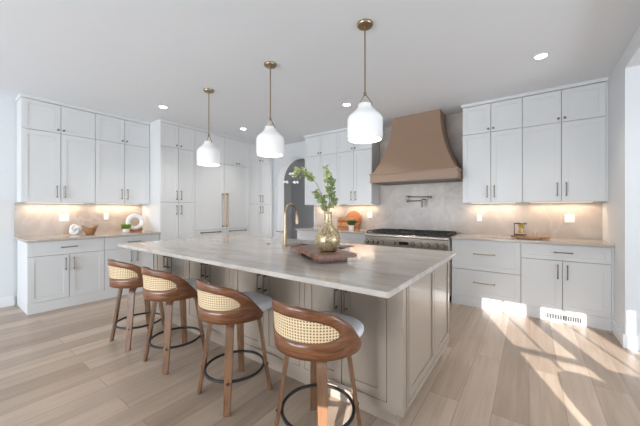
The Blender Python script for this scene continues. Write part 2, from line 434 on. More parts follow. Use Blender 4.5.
# floor vent in the toe board
root = empty('vent_register', (.31, 4.2615, 0), 'white slotted vent register in the toe board of the right corner cabinet', 'vent')
bm = mb(); box(bm, -.185, .185, -.012, 0, .012, .105); mk('frame', bm, 'plate', root)
bm = mb()
for i in range(22): box(bm, -.157 + i * .0143, -.1475 + i * .0143, -.0165, -.0122, .030, .087)
mk('slot', bm, 'slot', root)

# ------------------------------------------------------------------ outlets
def outlet(F, u, z, wd, label, toggles, m='plate'):
    root = empty('wall_outlet', F.p(u, z, 0), label, 'outlet')
    G = Face(F.kind, 0)
    bm = mb(); box(bm, *G.b(-wd / 2 * .85, wd / 2 * .85, -.052, .052, 0, .006), .001); mk('cover_plate', bm, m, root)
    for k in range(toggles):
        c = (k - (toggles - 1) / 2) * .036
        bm = mb(); box(bm, *G.b(c - .013, c + .013, -.033, .033, .006, .0085)); mk('socket_insert', bm, m, root)
FS = Face('x+', XL + .012); FSB = Face('y-', YB - .012)
outlet(FS, 1.21, 1.165, .13, 'wide white switch plate on the left backsplash above the bowl', 3)
outlet(FS, 1.734, 1.175, .075, 'narrow white outlet on the left backsplash between bowl and ring ornament', 1)
outlet(FSB, -2.385, 1.185, .115, 'white outlet on the backsplash beside the orange cutting boards', 2)
outlet(FSB, -1.80, 1.175, .115, 'faint grey outlet on the backsplash just above the range', 2, 'greyplate')
outlet(FSB, -.596, 1.165, .075, 'narrow white outlet on the backsplash left of the yellow hourglass stand', 1)
outlet(FSB, .418, 1.172, .115, 'square white outlet on the backsplash near the right corner', 2)

# ------------------------------------------------------------------ range hood
root = empty('range_hood', (-1.435, 4.5, 1.715), 'taupe brown flared range hood reaching the ceiling over the range', 'range hood')
bm = mb()
prof = []
for k in range(17):
    t = k / 16; z = .145 + t * (H - 1.715 - .145 - .002)
    f = (1 - t) ** 2.1
    hw = .368 + .262 * f; yf = -.02 - .215 * f
    prof.append((hw, yf, z))
yb = YB - .013 - 4.5
rings = [[bm.verts.new(p) for p in ((-hw, yf, z), (hw, yf, z), (hw, yb, z), (-hw, yb, z))] for hw, yf, z in prof]
for a, b in zip(rings, rings[1:]):
    for i in range(4): bm.faces.new((a[i], a[(i + 1) % 4], b[(i + 1) % 4], b[i]))
bm.faces.new(rings[0]); bm.faces.new(rings[-1])
mk('canopy', bm, 'hood', root, smooth=True, sharp=35)
bm = mb(); box(bm, -.648, .648, -.262, yb, .012, .13, .003); box(bm, -.66, .66, -.276, yb, .128, .146, .003); box(bm, -.655, .655, -.27, yb, 0, .014, .002)
mk('band', bm, 'hood', root)
bm = mb(); box(bm, -.6, .6, -.21, .28, -.006, .001); mk('liner', bm, 'hoodin', root)

# ------------------------------------------------------------------ range
root = empty('range', (-1.492, 4.13, 0), 'stainless gas range with black grates and front knobs under the hood', 'range')
hw = .622
bm = mb(); box(bm, -hw, hw, .05, YB - .02 - 4.13, .10, .905, .002); mk('body', bm, 'steel', root)
bm = mb(); box(bm, -hw, hw, .0, .052, .70, .865, .004); mk('control_panel', bm, 'steel', root)
bm = mb(); tube(bm, [(-hw, .0, .885), (hw, .0, .885)], .024, 16); box(bm, -hw, hw, 0, .08, .868, .909); mk('bullnose', bm, 'steel', root, smooth=True)
bm = mb(); box(bm, -hw, hw, .03, .7, .905, .918, .002); mk('cooktop', bm, 'black', root)
for i in range(4):
    cx = -hw + .155 + i * .3025 - .003; bm = mb()
    x0, x1, y0, y1 = cx - .145, cx + .145, .06, .66
    for x in (x0, x0 + .097, x0 + .193, x1): box(bm, x - .006, x + .006, y0, y1, .934, .95)
    for y in (y0, .21, .36, .51, y1): box(bm, x0, x1, y - .006, y + .006, .934, .95)
    for x in (x0, x1):
        for y in (y0, .36, y1): box(bm, x - .007, x + .007, y - .007, y + .007, .918, .934)
    g = mk('grate', bm, 'iron', root)
    for y in (.21, .51):
        bm = mb(); lathe(bm, [(0, .918), (.045, .918), (.045, .926), (.03, .93), (0, .93)], 20, (cx, y, 0)); mk('burner', bm, 'iron', root, smooth=True)
for kx in (-2.085, -1.995, -1.915, -1.83, -1.64, -1.357, -1.245, -1.146, -1.03, -.945):
    bm = mb(); x = kx + 1.493
    cyl(bm, (x, -.01, .785), (x, -.045, .785), .026, 20)
    box(bm, x - .005, x + .005, -.05, -.044, .765, .805)
    kn = mk('knob', bm, 'steel', root, smooth=True)
    bm = mb(); cyl(bm, (x, .001, .785), (x, -.008, .785), .033, 20); mk('bezel', bm, 'iron', kn, smooth=True)
bm = mb(); box(bm, -.07, .07, -.003, .002, .765, .81); mk('display', bm, 'display', root)
for a, b in ((-.605, .19), (.2, .605)):
    bm = mb(); box(bm, a, b, .01, .05, .16, .68, .004); d = mk('oven_door', bm, 'steel', root)
    bm = mb(); cyl(bm, (a + .05, -.04, .63), (b - .05, -.04, .63), .013, 12)
    for x in (a + .07, b - .07): cyl(bm, (x, -.04, .63), (x, .01, .63), .009, 10)
    mk('handle', bm, 'steel', d, smooth=True)
    bm = mb(); box(bm, a + .08, b - .08, .005, .011, .28, .52); mk('oven_window', bm, 'display', d)
bm = mb(); box(bm, -hw + .02, hw - .02, .09, .6, 0, .1); mk('toe_kick', bm, 'black', root)

# pot filler
root = empty('pot_filler', (-1.30, YB - .012, 1.49), 'bronze folding pot filler faucet on the stone above the range', 'faucet')
bm = mb(); cyl(bm, (0, 0, 0), (0, -.012, 0), .03, 20); cyl(bm, (0, -.01, 0), (0, -.07, 0), .012, 12); mk('wall_flange', bm, 'bronze', root, smooth=True)
bm = mb(); tube(bm, [(0, -.07, .02), (0, -.07, -.03)], .016, 14); tube(bm, [(0, -.07, .0), (-.37, -.075, .012)], .009, 10); tube(bm, [(-.37, -.075, .035), (-.37, -.075, -.085)], .014, 14)
mk('upper_arm', bm, 'pull', root, smooth=True)
bm = mb(); tube(bm, [(-.37, -.075, -.062), (-.10, -.13, -.062)], .009, 10); tube(bm, [(-.10, -.13, -.03), (-.10, -.13, -.13), (-.10, -.13, -.17)], [.014, .014, .012], 14)
mk('spout_arm', bm, 'pull', root, smooth=True)
for p in (((-.10, -.13, -.04), (-.04, -.14, -.04)), ((-.37, -.08, .01), (-.29, -.1, .02))):
    bm = mb(); tube(bm, p, .007, 8); mk('lever', bm, 'pull', root, smooth=True)

# ------------------------------------------------------------------ island
root = empty('kitchen_island', (0, 0, 0), 'taupe kitchen island with shaker doors beneath the pale stone top', 'island')
IX0, IX1, IY0, IY1 = -3.56, -.57, 1.57, 2.727
bm = mb(); box(bm, IX0 + .022, IX1 - .022, IY0 + .024, IY1 - .002, .12, .69)
box(bm, IX0 + .022, IX1 - .022, IY0 + .024, 2.18, .69, .884); box(bm, IX0 + .022, IX1 - .022, 2.61, IY1 - .002, .69, .884)
box(bm, IX0 + .022, -2.14, 2.18, 2.61, .69, .884); box(bm, -1.40, IX1 - .022, 2.18, 2.61, .69, .884); mk('body', bm, 'taupe', root)
bm = mb(); box(bm, IX0 + .03, IX1 - .03, IY0 + .0215, IY0 + .0238, .16, .87); mk('carcass_front', bm, 'gap', root)  # same painted shade sheet behind the island doors
bm = mb(); box(bm, IX0 + .06, IX1 - .065, IY0 + .075, IY1 - .012, 0, .12); mk('toe_kick', bm, 'taupe', root)
FI = Face('y-', IY0)
bm = mb()
posts = [(IX0, -3.53)] + [(u - .022, u + .022) for u in (-2.87, -2.10, -1.30)] + [(-.665, IX1)]
for a, b in posts: box(bm, *FI.b(a, b, .12, .884, -.022, 0))
for a, b in zip(posts, posts[1:]):
    box(bm, *FI.b(a[1], b[0], .12, .165, -.022, 0)); box(bm, *FI.b(a[1], b[0], .868, .884, -.022, 0))
mk('face_frame', bm, 'taupe', root)
for a, b in zip(posts, posts[1:]):
    u0, u1 = a[1], b[0]; um = (u0 + u1) / 2
    for p, q, s in ((u0, um, 1), (um, u1, -1)):
        d = shaker(FI, p, q, .165, .868, root, 'taupe', g=.003); bar_handle(FI, um - s * .036, .71, .135, d)
# right end: frames with two recessed panels
class FaceX(Face):
    def b(s, u0, u1, z0, z1, d0, d1): return (s.pos + d0, s.pos + d1, u0, u1, z0, z1)
FE = FaceX('x+', IX1)
bm = mb()
box(bm, *FE.b(IY0 + .002, IY0 + .075, .12, .884, -.022, -.006)); mk('corner_post', bm, 'taupe', root)
ys = (IY0 + .10, 2.235, IY1)
for a, b in zip(ys, ys[1:]): shaker(FE, a, b, .155, .882, root, 'taupe', rail=.055, name='end_panel')
bm = mb(); box(bm, *FE.b(ys[0], IY1, .12, .153, -.022, 0)); box(bm, *FE.b(IY0 + .075, ys[0], .12, .884, -.022, -.002)); mk('end_rail', bm, 'taupe', root)
# left end and rear plain panels
bm = mb(); box(bm, IX0, IX0 + .02, IY0, IY1, .12, .884); mk('end_panel', bm, 'taupe', root)
# top with sink cut-out
TX0, TX1, TY0, TY1 = -3.443, -.505, 1.212, 2.737
TX0 = -3.57
sx0, sx1, sy0, sy1 = -2.12, -1.42, 2.20, 2.58
bm = mb()
r = .02; outer = []
for cx, cy, a0 in ((TX1 - r, TY1 - r, 0), (TX0 + r, TY1 - r, 90), (TX0 + r, TY0 + r, 180), (TX1 - r, TY0 + r, 270)):
    for k in range(5):
        a = math.radians(a0 + 22.5 * k); outer.append((cx + r * math.cos(a), cy + r * math.sin(a)))
inner = [(sx1, sy1), (sx0, sy1), (sx0, sy0), (sx1, sy0)]
layers = []
for z in (.885, .888, .912, .915):
    i_ = .003 if z in (.885, .915) else 0
    cxm, cym = (TX0 + TX1) / 2, (TY0 + TY1) / 2
    O_ = [bm.verts.new((x - math.copysign(i_, x - cxm), y - math.copysign(i_, y - cym), z)) for x, y in outer]
    I_ = [bm.verts.new((x, y, z)) for x, y in inner]
    layers.append((O_, I_))
for (O0, I0), (O1, I1) in zip(layers, layers[1:]):
    for L_, K_ in ((O0, O1), (I0, I1)):
        for i in range(len(L_)): bm.faces.new((L_[i], L_[(i + 1) % len(L_)], K_[(i + 1) % len(L_)], K_[i]))
for O_, I_ in (layers[0], layers[-1]):
    n = 5
    for q in range(4):
        seg = O_[q * n:(q + 1) * n] + [O_[((q + 1) * n) % 20]]
        bm.faces.new(seg + [I_[(q + 1) % 4], I_[q]])
o = mk('island_countertop', bm, 'counter'); tag(o, 'long pale veined stone countertop on the taupe island', 'countertop')
# sink
bm = mb()
for b in ((sx0 - .005, sx1 + .005, sy0 - .005, sy1 + .005, .70, .704), (sx0 - .006, sx0, sy0 - .005, sy1 + .005, .70, .8845), (sx1, sx1 + .006, sy0 - .005, sy1 + .005, .70, .8845),
          (sx0, sx1, sy0 - .006, sy0, .70, .8845), (sx0, sx1, sy1, sy1 + .006, .70, .8845)): box(bm, *b)
root = empty('island_sink', (0, 0, 0), 'dark undermount sink in the island top behind the bronze faucet', 'sink')
mk('basin', bm, 'dsteel', root)
bm = mb(); lathe(bm, [(0, .7045), (.04, .7045), (.04, .708), (0, .709)], 20, ((sx0 + sx1) / 2, (sy0 + sy1) / 2, 0)); mk('drain', bm, 'steel', root)
# faucet
root = empty('kitchen_faucet', (-1.952, 2.095, .915), 'bronze gooseneck faucet standing on the island by the sink', 'faucet')
bm = mb(); lathe(bm, [(0, 0), (.027, 0), (.027, .012), (.019, .02), (.018, .17), (0, .17)], 20); mk('base', bm, 'bronze', root, smooth=True)
bm = mb()
pts = [(0, 0, .17), (0, 0, .32)] + [(0, .085 - .085 * math.cos(PI * k / 12), .335 + .085 * math.sin(PI * k / 12)) for k in range(0, 12)] + [(0, .172, .30)]
tube(bm, pts, .0115, 12); mk('neck', bm, 'bronze', root, smooth=True)
bm = mb(); tube(bm, [(0, .172, .31), (0, .175, .29), (0, .178, .22)], [.013, .017, .018], 14); mk('spray_head', bm, 'bronze', root, smooth=True)
bm = mb(); tube(bm, [(0, 0, .145), (-.045, -.01, .145)], .012, 12); tube(bm, [(-.045, -.01, .145), (-.10, -.02, .155)], .007, 10); mk('lever', bm, 'bronze', root, smooth=True)
bm = mb(); lathe(bm, [(0, 0), (.024, 0), (.024, .004), (.014, .006), (.014, .012), (0, .013)], 20)
o = mk('disposal_button', bm, 'pull'); o.location = (-2.25, 2.15, .9155); tag(o, 'small round bronze button on the island top left of the faucet', 'button')

# ------------------------------------------------------------------ tray, vase, branches
root = empty('serving_board', (-1.305, 1.80, .915), 'thick dark walnut footed serving board on the island under the vase', 'serving board', rz=math.radians(-31))
bm = mb(); random.seed(2)
n = 20; top = []
def edge(t, s):
    return .145 + .008 * math.sin(t * 9 + s) + .005 * math.sin(t * 23 + 2 * s)
up_, dn = [], []
L2 = .302
poly = [(-L2 + 2 * L2 * k / n, -edge(k / n, 1)) for k in range(n + 1)] + [(L2 - 2 * L2 * k / n, edge(k / n, 3)) for k in range(n + 1)]
prism(bm, poly, 'z', .036, .062)
bmesh.ops.bevel(bm, geom=[e for e in bm.edges if abs(e.verts[0].co.z - e.verts[1].co.z) < 1e-5], offset=.005, segments=2, affect='EDGES')
mk('board', bm, 'tray', root)
for x in (-.17, .17):
    bm = mb(); box(bm, x - .05, x + .05, -.115, .115, 0.0005, .036, .003); mk('foot', bm, 'tray', root)
VX, VY, VZ = -1.205, 1.755, .9775
bm = mb()
prof = [(0, .0), (.05, .0), (.066, .012), (.083, .04), (.094, .08), (.093, .105), (.082, .135), (.058, .165), (.036, .185), (.028, .20), (.026, .24), (.027, .275), (.030, .29), (.026, .29), (.023, .275), (.022, .2), (.05, .165), (.078, .13), (.088, .09), (.07, .03), (0, .01)]
lathe(bm, prof, 40); o = mk('glass_vase', bm, 'mercury', smooth=True, sharp=60); o.location = (VX, VY, VZ)
tag(o, 'round bellied gold mercury glass vase with a narrow neck on the dark serving board', 'vase')
# branches: image-right direction and up used only for measuring, stored as real 3d sprays
root = empty('leafy_branches', (VX, VY, VZ), 'green leafy branches with white blossoms standing in the gold vase', 'branches')
random.seed(11)
R_ = Vector((.808, .589, 0)); F_ = Vector((-.589, .808, 0))
def P3(r, z, d=0): return R_ * r + F_ * d + Vector((0, 0, z))
def leaf(bm, p, d, size, wd=.55):
    d = d.normalized(); s = d.cross(Vector((random.uniform(-1, 1), random.uniform(-1, 1), random.uniform(-1, 1)))).normalized(); u = d.cross(s) * .12
    ln = size
    pr_ = [(0, .0, 0), (.25, .42, .5), (.55, .5, .6), (.85, .28, .3), (1, 0, 0), (.85, -.28, .3), (.55, -.5, .6), (.25, -.42, .5)]
    mid = [bm.verts.new(p + d * ln * t) for t in (.0, .3, .6, 1.0)]
    for sg in (1, -1):
        rim = [bm.verts.new(p + d * ln * t + s * sg * wd * ln * w_ + u * ln * 2 * w_) for t, w_ in ((.3, .40), (.6, .42))]
        bm.faces.new((mid[0], rim[0], mid[1])) if sg > 0 else bm.faces.new((mid[0], mid[1], rim[0]))
        q = (mid[1], rim[0], rim[1], mid[2]); bm.faces.new(q if sg > 0 else q[::-1])
        q = (mid[2], rim[1], mid[3]); bm.faces.new(q if sg > 0 else q[::-1])
sprays = [  # (points), leaf material, leaf count, blossoms
    ([P3(0, .06), P3(-.005, .27), P3(-.05, .42, .02), P3(-.10, .52, .03), P3(-.17, .585, .02), P3(-.235, .60, .02)], 'leafy', 34, .42),
    ([P3(0, .06), P3(0, .27), P3(-.05, .36, -.03), P3(-.09, .43, -.05)], 'leafg', 30, .3),
    ([P3(0, .06), P3(.004, .28), P3(.012, .40, .03), P3(-.005, .52, .04), P3(-.01, .63, .02)], 'leafy', 34, .25),
    ([P3(0, .06), P3(.005, .28), P3(.028, .40, -.02), P3(.032, .48, -.02), P3(.02, .54, 0)], 'leafd', 34, .25),
    ([P3(0, .06), P3(.003, .28), P3(.035, .34, .03), P3(.05, .39, .05)], 'leafg', 26, .25),
    ([P3(0, .06), P3(-.003, .28), P3(-.025, .33, .05), P3(-.04, .40, .06)], 'leafd', 18, .2),
    ([P3(-.10, .52, .03), P3(-.16, .56, -.01), P3(-.25, .54, -.02)], 'leafg', 14, 0)]
for pts, lm, cnt, t0 in sprays:
    # smooth path
    path = []
    for i in range(len(pts) - 1):
        for k in range(6):
            t = k / 6; p0 = pts[max(i - 1, 0)]; p1 = pts[i]; p2 = pts[i + 1]; p3 = pts[min(i + 2, len(pts) - 1)]
            path.append(.5 * ((2 * p1) + (p2 - p0) * t + (2 * p0 - 5 * p1 + 4 * p2 - p3) * t * t + (-p0 + 3 * p1 - 3 * p2 + p3) * t ** 3))
    path.append(pts[-1])
    bm = mb(); tube(bm, path, .0022, 6); br_ = mk('branch', bm, 'stem', root, smooth=True)
    bm = mb()
    cnt = int(cnt * 1.3)
    for q in range(cnt):
        t = t0 + .22 + (1 - t0 - .22) * q / cnt if t0 else q / cnt
        i = min(int(t * (len(path) - 1)), len(path) - 2); p = path[i].lerp(path[i + 1], random.random())
        ax = (path[i + 1] - path[i]).normalized()
        d = Vector((random.uniform(-1, 1), random.uniform(-1, 1), random.uniform(-1, 1))); d = (d - ax * d.dot(ax)).normalized() + ax * .6
        leaf(bm, p, d, random.uniform(.026, .046), random.uniform(.6, .95))
    mk('foliage', bm, lm, br_)
for c in (P3(-.31, .515, -.02), P3(-.235, .51, -.04), P3(-.27, .575, .0), P3(-.25, .565, .02)):
    bm = mb()
    for q in range(5):
        leaf(bm, c, Vector((math.cos(q * 1.256), math.sin(q * 1.256), random.uniform(-.8, -.2))), .026, .8)
    mk('blossom', bm, 'petal', root)

# ------------------------------------------------------------------ stools
def make_stool():
    root = empty('bar_stool', (0, 0, 0), '', 'stool')
    # bentwood back shell in three bands; theta measured from the back direction (-y)
    TH = math.radians(103); RB = .229; zb = .568
    tab = [(0, .822), (15, .821), (34, .81), (52, .79), (64, .762), (72, .738), (78, .715), (85, .682), (94, .64), (101, .612), (110, .60)]
    def zt(t):
        d = abs(math.degrees(t))
        for (a, za), (b, zb_) in zip(tab, tab[1:]):
            if d <= b: return za + (zb_ - za) * (d - a) / (b - a)
        return tab[-1][1]
    def pos(t, z):
        h = (z - zb) / .25
        r = RB + .017 * h * max(0, math.cos(t * .8)) + .008
        return Vector((r * math.sin(t) * 1.01 + .006, -r * math.cos(t), z))
    tw = math.radians(63)
    def opening(t):
        q = abs(t) / tw
        if q >= 1: return None
        if q > .999: q = .999
        top_ = zt(t) - .055 + .012 * q * q; bot = .654 - .004 * (1 - q * q)
        mid = bot * .6 + top_ * .4; s = (1 - q ** 5) ** .5
        return mid + (bot - mid) * s, mid + (top_ - mid) * s
    n = 72; bm = mb(); rows = {}
    ts = [-TH + 2 * TH * i / n for i in range(n + 1)] + [-tw, tw]; ts = sorted(set(ts))
    def col(t, a, b, k): return [pos(t, a + (b - a) * j / k) for j in range(k + 1)]
    cols = []
    for t in ts:
        op = opening(t); z1 = zt(t)
        # rounded front ends
        e = min(1, (TH - abs(t)) / math.radians(9)); rd = (1 - (1 - e) ** 2) ** .5
        lo, hi = zb, z1
        m_ = zb + .03; lo = m_ + (zb - m_) * rd; hi = m_ + (z1 - m_) * max(rd, .05)
        if op is None: a = b = min(.688, lo + .6 * (hi - lo))
        else: a, b = op
        if op is None: a = b = min(max(a, lo + .2 * (hi - lo)), hi - .2 * (hi - lo))
        cols.append((t, lo, a, b, hi))
    V = {}
    def vert(i, z, key):
        if key not in V: V[key] = bm.verts.new(pos(cols[i][0], z))
        return V[key]
    K = 3
    for i in range(len(cols) - 1):
        for band in (0, 1):
            for j in range(K):
                q = []
                for ii, jj in ((i, j), (i + 1, j), (i + 1, j + 1), (i, j + 1)):
                    t, lo, a, b, hi = cols[ii]
                    s0, s1 = (lo, a) if band == 0 else (b, hi)
                    z = s0 + (s1 - s0) * jj / K
                    merged = a == b
                    key = (ii, band, jj)
                    if merged and ((band == 0 and jj == K) or (band == 1 and jj == 0)): key = (ii, 'm')
                    q.append(vert(ii, z, key))
                bm.faces.new(q)
    o = mk('backrest_shell', bm, 'walnut', root, smooth=True, sharp=60)
    md = o.modifiers.new('thick', 'SOLIDIFY'); md.thickness = .013; md.offset = 0
    # cane panel following the same curve
    bm = mb(); uvl = bm.loops.layers.uv.new('UVMap')
    tt = [-tw * 1.0 + 2 * tw * i / 40 for i in range(41)]; K2 = 8; g = []
    for t in tt:
        op = opening(t * .999); a, b = op; a -= .004; b += .004
        g.append([(bm.verts.new(pos(t, a + (b - a) * j / K2)), t * RB / .0145, (a + (b - a) * j / K2) / .0145) for j in range(K2 + 1)])
    for i in range(40):
        for j in range(K2):
            q = (g[i][j], g[i + 1][j], g[i + 1][j + 1], g[i][j + 1])
            f = bm.faces.new([x[0] for x in q])
            for lp, x in zip(f.loops, q): lp[uvl].uv = (x[1], x[2])
    tag(mk('cane_panel', bm, 'cane', root, smooth=True), 'woven natural cane panel')
    # seat cushion: round, flattened at the front
    bm = mb()
    prof = [(0, .58), (.195, .58), (.207, .588), (.211, .603), (.209, .617), (.199, .630), (.175, .635), (0, .636)]
    lathe(bm, prof, 48)
    for v in bm.verts:
        r_ = math.hypot(v.co.x, v.co.y)
        if v.co.y > 0 and r_ > 1e-4:
            a = math.atan2(v.co.y, v.co.x); k = 1 / (abs(math.cos(a)) ** 3.2 + abs(math.sin(a)) ** 3.2) ** (1 / 3.2)
            v.co.x *= k; v.co.y *= k * 1.25
    mk('seat', bm, 'cushion', root, smooth=True, sharp=80)
    bm = mb(); lathe(bm, [(0, .57), (.17, .57), (.182, .574), (.185, .58), (0, .58)], 32); mk('seat_base', bm, 'walnut', root, smooth=True)
    bm = mb(); lathe(bm, [(0, .5545), (.09, .5545), (.09, .57), (0, .57)], 20); mk('swivel_plate', bm, 'black', root, smooth=True)
    # bent plywood legs
    for k in range(4):
        a = PI / 4 + k * PI / 2; d = Vector((math.cos(a), math.sin(a), 0)); s = Vector((-math.sin(a), math.cos(a), 0))
        path = [(.03, .543), (.115, .543)]
        for q in range(1, 7):
            b = q / 6 * math.radians(82); path.append((.115 + .055 * math.sin(b), .543 - .055 * (1 - math.cos(b))))
        path += [(.185, .40), (.213, .20), (.247, 0)]
        bm = mb(); rings = []
        for i, (r_, z) in enumerate(path):
            p0 = path[max(i - 1, 0)]; p1 = path[min(i + 1, len(path) - 1)]
            tx, tz = p1[0] - p0[0], p1[1] - p0[1]; ln = math.hypot(tx, tz); nx, nz = -tz / ln, tx / ln
            if i == len(path) - 1: nx, nz = 1, 0
            wd = .026 if z > .3 else .026 - .006 * (1 - z / .3); th = .011
            rings.append([bm.verts.new(d * (r_ + nx * th * sx) + Vector((0, 0, z + nz * th * sx)) + s * wd * sy) for sx, sy in ((1, 1), (1, -1), (-1, -1), (-1, 1))])
        for A, B_ in zip(rings, rings[1:]):
            for i in range(4): bm.faces.new((A[i], A[(i + 1) % 4], B_[(i + 1) % 4], B_[i]))
        bm.faces.new(rings[0]); bm.faces.new(rings[-1])
        bmesh.ops.recalc_face_normals(bm, faces=bm.faces)
        bmesh.ops.bevel(bm, geom=[e for e in bm.edges if len(e.link_faces) == 2 and e.calc_face_angle(0) > .8], offset=.003, segments=2, affect='EDGES')
        lg = mk('leg', bm, 'leg', root, smooth=True, sharp=50)
        bm = mb(); p = d * .222 + Vector((0, 0, .185)); cyl(bm, p, p + d * .010, .008, 12); mk('bolt', bm, 'black', lg, smooth=True)
    bm = mb(); tube(bm, [(.199 * math.cos(2 * PI * k / 48), .199 * math.sin(2 * PI * k / 48), .185) for k in range(48)], .0095, 10, closed=True)
    tag(mk('foot_ring', bm, 'black', root, smooth=True), 'black metal foot ring')
    return root
stool = make_stool()
GS = 'walnut and cane bar stools along the island'
for i, (x, y, a, lab) in enumerate(((-3.13, 1.25, 2, 'walnut bar stool with cane back farthest from the camera, nearest the left cabinets'),
                                 (-2.462, 1.272, 0, 'walnut bar stool with cane back, second from the left along the island'),
                                 (-1.68, 1.288, -4, 'walnut bar stool with cane back, second from the right, whole black foot ring in view'),
                                 (-.95, 1.285, -2, 'nearest and largest walnut bar stool with cane back, its front leg cut off below'))):
    s = stool if i == 0 else copy_tree(stool)
    s.location = (x, y, 0); s.rotation_euler = (0, 0, math.radians(a)); tag(s, lab, 'stool', GS)

# ------------------------------------------------------------------ pendants
def make_pendant():
    root = empty('pendant_light', (0, 0, 0), '', 'pendant light')
    bm = mb(); lathe(bm, [(0, 0), (.064, 0), (.064, -.012), (.058, -.02), (.012, -.022), (.012, -.04), (0, -.04)], 28); mk('canopy', bm, 'brass', root, smooth=True)
    bm = mb(); cyl(bm, (0, 0, -.03), (0, 0, -.56), .0062, 10); mk('rod', bm, 'brass', root, smooth=True)
    bm = mb()
    lathe(bm, [(0, -.55), (.011, -.55), (.013, -.575), (0, -.58)], 14)
    for s in (-1, 1): tube(bm, [(s * .005, 0, -.565), (s * .034, 0, -.61), (s * .058, 0, -.645), (s * .061, 0, -.668)], .0042, 8)
    mk('bail', bm, 'brass', root, smooth=True)
    bm = mb(); lathe(bm, [(0, -.645), (.05, -.645), (.056, -.65), (.058, -.672), (.064, -.684), (.095, -.712), (.125, -.74), (.136, -.756), (.1405, -.778), (.141, -.85), (.1405, -.905), (.136, -.925), (.128, -.932), (.124, -.925), (.131, -.905), (.134, -.78), (.12, -.75), (.055, -.692), (.04, -.66), (0, -.655)], 40)
    mk('shade', bm, 'opal', root, smooth=True, sharp=60)
    bm = mb(); lathe(bm, [(0, -.72), (.02, -.725), (.032, -.76), (.03, -.79), (0, -.815)], 16); mk('bulb', bm, 'bulb', root, smooth=True)
    return root
pd = make_pendant()
for i, (x, y, lab) in enumerate(((-1.065, 2.075, 'largest white glass pendant on a brass rod, nearest, in front of the range hood'),
                                 (-2.145, 2.08, 'middle white glass pendant of the row of three over the island'),
                                 (-3.23, 2.08, 'farthest and smallest white glass pendant over the left end of the island'))):
    p = pd if i == 0 else copy_tree(pd)
    p.location = (x, y, H); tag(p, lab, 'pendant light', 'white glass pendants over the island')
    light('pendant_bulb', 'POINT', (x, y, H - 1.0), 2.5, (1, .93, .84), shadow_soft_size=.08)
def make_can():
    root = empty('recessed_light', (0, 0, 0), '', 'ceiling light')
    bm = mb(); lathe(bm, [(.047, 0), (.066, 0), (.066, -.004), (.05, -.006), (.047, 0)], 28); mk('trim_ring', bm, 'trim', root, smooth=True)
    bm = mb(); lathe(bm, [(0, -.001), (.049, -.001), (.049, -.003), (0, -.0035)], 24); mk('lens', bm, 'lamp', root, smooth=True)
    return root
cn = make_can()
for i, (x, y, lab) in enumerate(((.094, 3.515, 'recessed ceiling light at the right, above the right upper cabinets'), (-4.292, 2.028, 'recessed ceiling light farthest left, near the left upper cabinets'),
                                 (-4.255, 3.443, 'recessed ceiling light between the two farther pendants'), (-2.089, 3.512, 'recessed ceiling light just left of the nearest pendant'))):
    p = cn if i == 0 else copy_tree(cn)
    p.location = (x, y, H - .0005); tag(p, lab, 'ceiling light', 'small round recessed ceiling lights')
    light('recessed_beam', 'SPOT', (x, y, H - .02), 18, (1, .94, .86), (x, y, 0), spot_size=math.radians(110), spot_blend=.8, shadow_soft_size=.05)

# ------------------------------------------------------------------ left counter things
Z = .9155
def bent_rim(bm, f):
    for v in bm.verts: f(v)
bm = mb(); lathe(bm, [(0, 0), (.045, 0), (.052, .01), (.075, .06), (.105, .12), (.098, .122), (.065, .06), (.04, .02), (0, .015)], 32)
for v in bm.verts:
    a = math.atan2(v.co.y, v.co.x); h = v.co.z / .12
    v.co.z += .022 * h * h * math.cos(2 * (a - 1.4)); v.co.x *= 1 + .12 * h * math.cos(3 * a); v.co.y *= 1 + .12 * h * math.sin(2 * a + 1)
o = mk('wooden_bowl', bm, 'bowl', smooth=True, sharp=70); o.location = (-5.28, 1.44, Z); tag(o, 'brown wooden bowl with a wavy rim on the left counter', 'bowl')
# white knot ornament: chunky interlocked loops
bm = mb()
tube(bm, [(.045 * math.sin(3 * t) * .3, (.04 + .018 * math.cos(3 * t)) * math.cos(2 * t) * 1.1, .062 + (.042 + .018 * math.cos(3 * t)) * math.sin(2 * t) * .75) for t in [2 * PI * k / 64 for k in range(64)]], .018, 10, closed=True)
for v in bm.verts: v.co.z = max((v.co.z - .02) * 1.35 + .02, 0)
o = mk('knot_ornament', bm, 'ceramic', smooth=True, sharp=80); o.location = (-5.33, 1.28, Z); tag(o, 'white knotted ceramic ornament left of the wooden bowl', 'ornament')
root = empty('ring_sculpture', (-5.33, 2.06, Z), 'white ring sculpture on a small wooden base on the left counter', 'sculpture')
bm = mb(); tube(bm, [(0, .105 * math.cos(2 * PI * k / 48), .165 + .105 * math.sin(2 * PI * k / 48)) for k in range(48)], .033, 12, closed=True)
for v in bm.verts: v.co.x *= .8
mk('ring', bm, 'ceramic', root, smooth=True, sharp=80)
bm = mb(); prism(bm, [(-.085, 0), (.085, 0), (.105, .045), (.10, .055), (.05, .034), (0, .028), (-.05, .034), (-.10, .055), (-.105, .045)], 'x', -.045, .045); mk('base', bm, 'board', root)
root = empty('potted_moss', (-5.21, 1.885, Z), 'small green moss plant in a pale cup before the ring sculpture', 'plant')
bm = mb(); lathe(bm, [(0, 0), (.042, 0), (.048, .01), (.052, .062), (.046, .062), (0, .054)], 24); mk('pot', bm, 'pot', root, smooth=True)
bm = mb(); random.seed(5)
for k in range(150):
    a = random.uniform(0, 2 * PI); r_ = .04 * random.random() ** .5; p = Vector((r_ * math.cos(a), r_ * math.sin(a), .05)); leaf(bm, p, Vector((math.cos(a) * .4, math.sin(a) * .4, 1)), random.uniform(.06, .10), .5)
lathe(bm, [(.044, .058), (.056, .078), (.052, .11), (.03, .128), (0, .132)], 16); mk('foliage', bm, 'moss', root)

